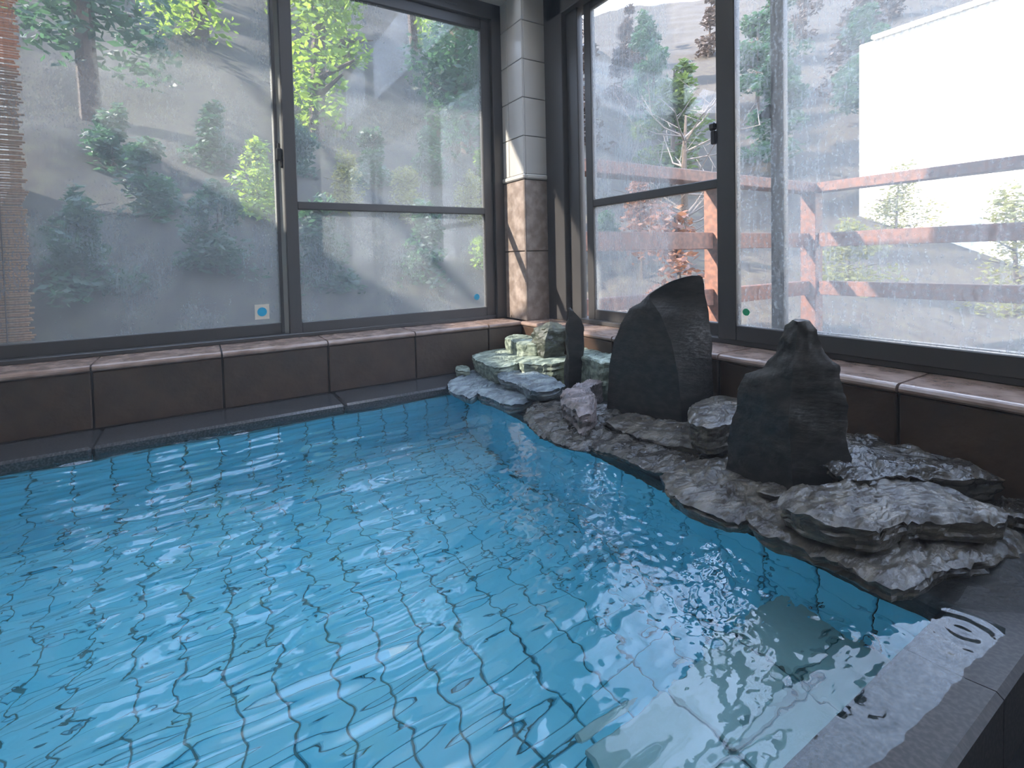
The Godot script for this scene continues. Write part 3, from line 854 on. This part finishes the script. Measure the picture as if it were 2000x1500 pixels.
	standing("standing_stone", "dark peaked standing stone with a notched shoulder like a small mountain", Vector3(-0.293, 0.05, 1.471), Vector3(0.891, 0, -0.454),
		[-0.133, 0.0, -0.133, 0.058, -0.121, 0.132, -0.110, 0.198, -0.104, 0.243, -0.090, 0.280, -0.082, 0.297, -0.050, 0.301, -0.040, 0.331, -0.031, 0.342, -0.019, 0.382, -0.007, 0.413, 0.006, 0.425],
		[0.115, 0.0, 0.117, 0.106, 0.109, 0.139, 0.110, 0.197, 0.107, 0.242, 0.096, 0.293, 0.090, 0.330, 0.071, 0.342, 0.061, 0.374, 0.052, 0.410, 0.040, 0.429],
		[0.01, 0.05, 0.0, 0.2, 0.01, 0.32, 0.02, 0.43],
		[0.06, 0.05, 0.055, 0.15, 0.045, 0.28, 0.03, 0.34, 0.015, 0.43], [0.07, 0.05, 0.07, 0.25, 0.03, 0.43], 0.06, M.dark_stone, 202, Vector3(0.010, 11.0, 1.3))
	standing("standing_stone", "small dark pointed standing stone next to the rounded boulder", Vector3(-0.165, 0.09, 0.581), Vector3(0.662, 0, -0.75),
		[-0.034, 0.02, -0.034, 0.089, -0.032, 0.149, -0.019, 0.191, -0.026, 0.229, -0.025, 0.309, -0.012, 0.334, -0.007, 0.381],
		[0.033, 0.02, 0.033, 0.095, 0.042, 0.146, 0.047, 0.192, 0.051, 0.297, 0.045, 0.322, 0.02, 0.352, -0.003, 0.381],
		[-0.015, 0.09, -0.012, 0.2, -0.015, 0.3, -0.006, 0.38],
		[0.028, 0.09, 0.024, 0.25, 0.004, 0.38], [0.03, 0.09, 0.03, 0.25, 0.004, 0.38], 0.07, M.dark_stone, 203, Vector3(0.005, 12.0, 1.0))
	standing("boulder", "rounded grey-green boulder standing in front of the corner pillar", Vector3(-0.085, 0.133, 0.345), Vector3(0.628, 0, -0.778),
		[-0.058, 0.12, -0.058, 0.132, -0.074, 0.182, -0.089, 0.234, -0.074, 0.261, -0.034, 0.279, -0.004, 0.286],
		[0.058, 0.12, 0.058, 0.146, 0.076, 0.202, 0.068, 0.261, 0.03, 0.282, 0.006, 0.286],
		[-0.03, 0.13, -0.02, 0.22, 0.0, 0.286],
		[0.055, 0.13, 0.062, 0.20, 0.05, 0.25, 0.004, 0.286], [0.05, 0.13, 0.06, 0.2, 0.04, 0.26, 0.004, 0.286], 0.0, M.boulder, 204, Vector3(0.022, 12.0, 1.0))

# ====================================================== water
func water():
	var x0 := -3.29
	var x1 := -0.43
	var z0 := 0.186
	var z1 := 1.884
	var na := noise(3.2, 301, 2)
	var nb := noise(9.0, 302, 2)
	var nc := noise(26.0, 303, 2)
	var H := func(x: float, z: float) -> float:
		var y := 0.0050 * na.get_noise_2d(x * 0.5 + 0.2 * z, z * 1.3)
		# long low waves running along the left wall
		var left := smoothstep(-0.7, -1.5, x)
		y += 0.0052 * (0.17 + left) * nb.get_noise_2d(x * 0.32 + 0.15 * z, z * 1.5)
		# a chop near the stones
		var chop := exp(-pow((x + 0.72) / 0.26, 2.0) - pow((z - 1.45) / 0.30, 2.0)) + 0.5 * exp(-pow((x + 0.62) / 0.12, 2.0)) * smoothstep(0.8, 1.2, z)
		y += 0.0014 * (0.06 + 0.28 * smoothstep(1.5, 1.2, z) + 0.8 * chop) * nc.get_noise_2d(x * 0.7 - 0.5 * z, x * 0.6 + z * 1.1)
		# rings where drops fall on the coping
		for r in [[-0.755, 1.80, 0.00045], [-0.49, 1.82, 0.0005]]:
			var d := Vector2(x - r[0], z - r[1]).length()
			y += r[2] * cos(d * 230.0) * exp(-pow(d / 0.060, 2.0))
		return y
	var nx := 460
	var nz := 340
	var verts := PackedVector3Array()
	var norms := PackedVector3Array()
	var idx := PackedInt32Array()
	# columns closer together where the picture shows the water largest
	for j in nz + 1:
		var z := lerpf(z0, z1, float(j) / nz)
		for i in nx + 1:
			var s := float(i) / nx
			var x := lerpf(x1, x0, 0.55 * s + 0.45 * s * s)
			var y: float = H.call(x, z)
			verts.append(Vector3(x, y, z))
			var e := 0.002
			norms.append(Vector3(H.call(x - e, z) - H.call(x + e, z), 2.0 * e, H.call(x, z - e) - H.call(x, z + e)).normalized())
	for j in nz:
		for i in nx:
			var a := j * (nx + 1) + i
			var b := a + nx + 1
			# x falls with i: front faces upwards
			idx.append_array([a, b, a + 1, a + 1, b, b + 1])
	var arr := []
	arr.resize(Mesh.ARRAY_MAX)
	arr[Mesh.ARRAY_VERTEX] = verts
	arr[Mesh.ARRAY_NORMAL] = norms
	arr[Mesh.ARRAY_INDEX] = idx
	var m := ArrayMesh.new()
	m.add_surface_from_arrays(Mesh.PRIMITIVE_TRIANGLES, arr)
	var o := put("bath_water", m, M.water, self)
	tag(o, "clear turquoise bath water with ripples and window reflections", "water", "", "stuff")

# ====================================================== outside
func leaves(st: SurfaceTool, rng: RandomNumberGenerator, c: Vector3, rad: Vector3, count: int, size: float):
	for k in count:
		var d := Vector3(rng.randfn(), rng.randfn(), rng.randfn()).normalized() * pow(rng.randf(), 0.4)
		var p := c + d * rad
		var b := Basis.from_euler(Vector3(rng.randf_range(-1.2, 1.2), rng.randf() * TAU, rng.randf_range(-0.8, 0.8)))
		var s := size * rng.randf_range(0.6, 1.3)
		var q := [p - b.x * s * 0.5, p + b.z * s * 0.22, p + b.x * s * 0.5, p - b.z * s * 0.22]
		st.add_vertex(q[0]); st.add_vertex(q[1]); st.add_vertex(q[2])
		st.add_vertex(q[0]); st.add_vertex(q[2]); st.add_vertex(q[3])

func tree(called: String, label: String, at: Vector3, h: float, r: float, lm: Material, sd: int, group: String, low := 0.25, count := 2600, size := 0.16, stem := true):
	var t := thing(called, label, "tree" if stem else "bush", at, group)
	var rng := RandomNumberGenerator.new()
	rng.seed = sd
	var st := begin()
	var lean := Vector3(rng.randf_range(-0.1, 0.1), 1, rng.randf_range(-0.1, 0.1)) * h
	add_tube(st, [Vector3(0, -0.3, 0), lean * 0.3, lean * 0.65, lean * 0.95], [0.035 * h * 0.6, 0.028 * h * 0.6, 0.018 * h * 0.6, 0.006 * h], 8)
	for k in 6:
		var y := rng.randf_range(low, 0.85)
		var a := rng.randf() * TAU
		var p := lean * y
		add_tube(st, [p, p + Vector3(cos(a), 0.25, sin(a)) * r * 0.8], [0.01 * h, 0.003 * h], 5)
	put("trunk", done(st), M.bark, t)
	st = begin()
	var tufts := 18 if stem else 22
	for k in tufts:
		var y := rng.randf_range(low, 1.0)
		var a := rng.randf() * TAU
		var w := r * (1.15 - y * 0.75)
		leaves(st, rng, lean * y + Vector3(cos(a), 0, sin(a)) * w * rng.randf() * 0.9, Vector3(w * 0.6, h * (0.09 if stem else 0.16), w * 0.6), count / tufts, size)
	var fo := put("foliage", done(st), lm, t)
	fo.set_meta("kind", "stuff")
	return t

func ground(called: String, label: String, lo: Vector2, hi: Vector2, fn: Callable, m: Material):
	var st := SurfaceTool.new()
	st.begin(Mesh.PRIMITIVE_TRIANGLES)
	st.set_smooth_group(0)
	var n := 70
	for i in n:
		for j in n:
			var P := func(a: int, b: int) -> Vector3:
				var x := lerpf(lo.x, hi.x, float(a) / n)
				var z := lerpf(lo.y, hi.y, float(b) / n)
				return Vector3(x, fn.call(x, z), z)
			quad(st, P.call(i, j), P.call(i + 1, j), P.call(i + 1, j + 1), P.call(i, j + 1), Vector3.UP)
	var o := put(called, done(st), m, self)
	tag(o, label, "ground", "", "structure")

func outside_left():
	var nh := noise(0.5, 401, 4)
	var hill := func(x: float, z: float) -> float:
		var d := maxf(0.0, -z - 1.8)
		return -0.35 + 0.8 * d + 0.25 * nh.get_noise_2d(x, z) * minf(1.0, d)
	ground("hillside", "shaded brown slope outside the long fogged window", Vector2(-9, -22), Vector2(16, -0.34), hill, M.soil)
	# roof over the window and an added block, out of view, that shade the glass
	var ev := thing("roof_eave", "timber eave over the long fogged window", "roof", Vector3.ZERO, "", "structure")
	bar("eave_board", Vector3(-6.0, 2.33, -0.80), Vector3(0.35, 2.39, -0.3), M.wood, ev, 0.004)
	var wg := thing("added_shade_block", "low block added out of view left of the reed screen to shade the window", "building", Vector3.ZERO, "", "structure")
	var st := begin()
	var w8 := []
	for x in [-5.0, -3.0]:
		for p in [Vector2(-0.6, -0.33), Vector2(1.907, -0.33), Vector2(2.79, -4.0), Vector2(-0.6, -4.0)]:
			w8.append(Vector3(x, p.x, p.y))
	quad(st, w8[0], w8[1], w8[2], w8[3], Vector3.LEFT)
	quad(st, w8[4], w8[5], w8[6], w8[7], Vector3.RIGHT)
	quad(st, w8[1], w8[5], w8[6], w8[2], Vector3.UP)
	quad(st, w8[0], w8[4], w8[5], w8[1], Vector3.BACK)
	quad(st, w8[3], w8[7], w8[6], w8[2], Vector3.FORWARD)
	put("shade_block_body", done(st), M.plaster, wg)
	st = begin()
	add_tube(st, [Vector3(-4.2, 3.678, -1.235), Vector3(-2.456, 2.021, -1.235)], [0.03, 0.03], 8)
	var br := put("added_shadow_rod", done(st), M.wood, self)  # unseen rod, added only for its thin slanting shadow on the glass
	tag(br, "sloping rod added out of view to cast a thin shadow on the window", "brace", "", "structure")
	# reed screen
	var rs := thing("reed_screen", "tan reed screen hanging outside the left end of the window", "screen", Vector3(-2.4, 0.2, -0.36))
	st = begin()
	var rng := RandomNumberGenerator.new()
	rng.seed = 9
	for k in 205:
		var y := -0.1 + k * 0.0095
		add_tube(st, [Vector3(-0.42, y + rng.randf_range(-0.002, 0.002), 0), Vector3(0.345 + rng.randf_range(-0.012, 0.012), y + rng.randf_range(-0.002, 0.002), 0)], [0.0042, 0.0042], 5)
	var reeds := put("reeds", done(st), M.reed, rs)
	reeds.set_meta("kind", "stuff")
	for x in [-0.2, 0.1, 0.27]:
		bar("cord", Vector3(-2.4 + x, 0.1, -0.366), Vector3(-2.397 + x, 2.04, -0.353), M.cord, rs, 0.001)
	bar("hanging_rod", Vector3(-2.85, 2.04, -0.375), Vector3(-2.04, 2.07, -0.345), M.cord, rs, 0.004)
	# trees
	var spots := []
	var kinds := ["sunlit green leafy tree on the slope outside the long window", "dark evergreen tree on the slope outside the long window"]
	rng.seed = 21
	for row in 3:
		for c in 5:
			spots.append([-2.6 + 2.7 * c + 1.35 * (row % 2) - 1.35 * (row / 2) + rng.randf_range(-0.05, 0.05), -5.4 - 2.6 * row, rng.randf_range(5.0, 6.6) + 0.4 * row, rng.randf_range(0.78, 0.86), 0 if rng.randf() < 0.45 else 1])
	var k := 0
	for s in spots:
		if (s[0] + 1.49) / (2.08 - s[1]) > 0.72: continue
		var y: float = hill.call(s[0], s[1])
		tree("hillside_tree", kinds[s[4]], Vector3(s[0], y, s[1]), s[2], s[3], M.leaf_green if s[4] == 0 else M.leaf_dark, 500 + k, "trees on the slope outside the long window", 0.03, 3600, 0.16)
		k += 1
	for row in 3:
		for c in 8:
			var bx := -2.3 + 0.98 * c + 0.45 * (row % 2) + rng.randf_range(-0.04, 0.04)
			var bz := -2.75 - 0.85 * row
			if row == 1 and bx > -0.6 and bx < 2.8: continue
			if bx > 4.0: continue
			tree("hillside_shrub", "dark leafy shrub on the slope outside the long window", Vector3(bx, hill.call(bx, bz) - 0.12, bz), rng.randf_range(0.75, 1.0), 0.31, M.leaf_green if rng.randf() < 0.2 else M.leaf_dark, 1000 + k, "shrubs on the slope outside the long window", 0.03, 2000, 0.08, false)
			k += 1
	for s in [[0.1, -3.75, 0.8], [0.95, -3.6, 0.8], [1.8, -3.6, 0.75]]:
		tree("hillside_bush", "yellow-green bush on the slope outside the long window", Vector3(s[0], hill.call(s[0], s[1]) - 0.1, s[1]), s[2], 0.31, M.leaf_yellow, 600 + k, "yellow-green bushes on the slope", 0.1, 2000, 0.05, false)
		k += 1

func outside_right():
	var nh := noise(0.4, 402, 4)
	var hill := func(x: float, z: float) -> float:
		var d := maxf(0.0, x - 3.0)
		var l := maxf(0.0, -z + 0.5) * smoothstep(0.3, 4.0, x)
		return -0.5 + 0.10 * d + 0.395 * l + 0.345 * maxf(0.0, x - 8.0) * smoothstep(1.0, -2.0, z) + 0.2 * nh.get_noise_2d(x, z) * minf(1.0, d)
	ground("garden_slope", "shaded brown garden slope beyond the deck railing", Vector2(0.34, -30), Vector2(34, 10), hill, M.dry_grass)
	# deck
	var dk := thing("deck", "weathered wooden deck outside the tall window", "deck", Vector3.ZERO, "", "structure")
	for k in 20:
		bar("deck_board", Vector3(0.36 + 0.125 * k, -0.098, -0.02), Vector3(0.48 + 0.125 * k, -0.068, 4.6), M.deck, dk, 0.004)
	bar("deck_beam", Vector3(0.36, -0.5, 0.02), Vector3(2.85, -0.099, 0.10), M.wood, dk)
	bar("deck_beam", Vector3(2.77, -0.5, 0.12), Vector3(2.87, -0.099, 4.6), M.wood, dk)
	# railing
	var rl := thing("deck_railing", "reddish brown timber railing round the deck with three rails", "railing", Vector3.ZERO)
	bar("post", Vector3(1.53, -0.068, 0.01), Vector3(1.64, 1.042, 0.12), M.wood, rl, 0.004)
	for z in [0.01, 2.2, 4.4]:
		bar("post", Vector3(2.76, -0.068, z), Vector3(2.87, 1.042, z + 0.11), M.wood, rl, 0.004)
	bar("rail", Vector3(0.34, 1.042, 0.0), Vector3(2.89, 1.116, 0.13), M.wood, rl, 0.004)
	bar("rail", Vector3(2.75, 1.042, 0.131), Vector3(2.88, 1.116, 4.6), M.wood, rl, 0.004)
	for y in [0.615, 0.237]:
		bar("rail", Vector3(0.34, y, 0.03), Vector3(1.528, y + 0.11, 0.08), M.wood, rl, 0.004)
		bar("rail", Vector3(1.642, y, 0.03), Vector3(2.758, y + 0.11, 0.08), M.wood, rl, 0.004)
		bar("rail", Vector3(2.79, y, 0.122), Vector3(2.84, y + 0.11, 2.198), M.wood, rl, 0.004)
		bar("rail", Vector3(2.79, y, 2.312), Vector3(2.84, y + 0.11, 4.398), M.wood, rl, 0.004)
	# white building in full sun
	var bd := thing("white_building", "white plastered building standing in full sun beyond the deck", "building", Vector3(8.6, 0, 0))
	bar("wall", Vector3(8.6, -1.0, -1.9), Vector3(13.0, 4.1, 7.5), M.white_wall, bd, 0.01)
	bar("eave", Vector3(8.5, 4.1, -1.7), Vector3(13.2, 4.16, 7.6), M.white_wall, bd, 0.01)
	# bare trees, bushes
	var rng := RandomNumberGenerator.new()
	for q in 1:
		rng.seed = 700 + q
		var at := Vector3(4.6, -0.1, -2.5)
		var t := thing("bare_tree", "bare grey tree with tangled branches beyond the railing", "tree", at)
		var st := begin()
		add_tube(st, [Vector3(0, -0.4, 0), Vector3(0.1, 0.9, 0.05), Vector3(0.0, 1.8, 0.1), Vector3(0.2, 2.7, 0.0)], [0.07, 0.055, 0.04, 0.015], 7)
		put("trunk", done(st), M.bark, t)
		st = begin()
		for k in 34:
			var y := rng.randf_range(0.2, 2.5)
			var a := rng.randf() * TAU
			var p := Vector3(0.08, y, 0.05)
			var d := Vector3(cos(a), rng.randf_range(0.1, 0.9), sin(a)) * rng.randf_range(0.5, 1.1)
			var p2 := p + d * 0.5 + Vector3(0, rng.randf_range(-0.1, 0.1), 0)
			var p3 := p + d + Vector3(0, rng.randf_range(-0.1, 0.3), 0)
			add_tube(st, [p, p2, p3], [0.016, 0.010, 0.004], 5)
			for w in 4:
				var s := p.lerp(p3, rng.randf_range(0.3, 1.0))
				add_tube(st, [s, s + Vector3(rng.randf_range(-0.4, 0.4), rng.randf_range(-0.1, 0.5), rng.randf_range(-0.4, 0.4))], [0.006, 0.002], 4)
		put("branches", done(st), M.pale_bark, t)
	var k := 0
	for s in [[7.2, -4.6, 2.6, 0.8, 0], [9.8, -7.2, 2.8, 0.85, 1], [12.8, -6.0, 2.8, 0.85, 1], [6.0, -8.5, 2.6, 0.85, 1], [9.0, -11.0, 3.0, 0.85, 1], [13.0, -10.0, 3.0, 0.85, 1], [16.5, -7.5, 3.0, 0.85, 1], [9.6, -3.6, 2.6, 0.7, 1], [12.2, -3.2, 2.8, 0.7, 1]]:
		var y: float = hill.call(s[0], s[1])
		tree("garden_tree", ["leafy green tree among bare branches beyond the railing", "dark evergreen tree on the garden slope beyond the railing"][s[4]], Vector3(s[0], y, s[1]), s[2], s[3], M.leaf_dull if s[4] == 0 else M.leaf_dark, 800 + k, "trees beyond the railing", 0.12, 2400, 0.16)
		k += 1
	rng.seed = 33
	for q in 16:
		var wx: float = [4.4, 6.2, 8.4, 10.8, 24.0, 7.3, 11.5, 15.0, 4.0, 8.0, 11.0, 14.8, 18.0, 17.2, 20.5, 14.0][q]
		var wz: float = [-5.6, -6.4, -9.0, -9.2, -7.0, -11.6, -12.4, -12.6, -10.6, -14.0, -15.2, -15.6, -11.0, -14.6, -8.6, -4.0][q]
		tree("bare_crowned_tree", "leafless brown tree on the wooded slope beyond the railing", Vector3(wx, hill.call(wx, wz), wz), rng.randf_range(2.2, 3.0), 0.72, M.twig, 860 + q, "leafless trees on the slope beyond the railing", 0.06, 1500, 0.2)
	for s in [[2.35, -0.75, 0.9], [3.1, -1.85, 0.8]]:
		tree("dry_bush", "bush of dry orange-brown leaves beyond the railing", Vector3(s[0], hill.call(s[0], s[1]) - 0.1, s[1]), 1.3, 0.38, M.leaf_dry, 900 + k, "dry bushes beyond the railing", 0.3, 700, 0.09, false)
		k += 1
	for s in [[6.3, 0.45, 1.4], [7.7, -1.1, 1.2], [5.0, -0.6, 0.8]]:
		tree("sunlit_bush", "sunlit yellow-green bush in front of the white building", Vector3(s[0], hill.call(s[0], s[1]) - 0.1, s[1]), s[2], 0.5, M.leaf_yellow, 950 + k, "sunlit bushes before the white building", 0.1, 2600, 0.06, false)
		k += 1
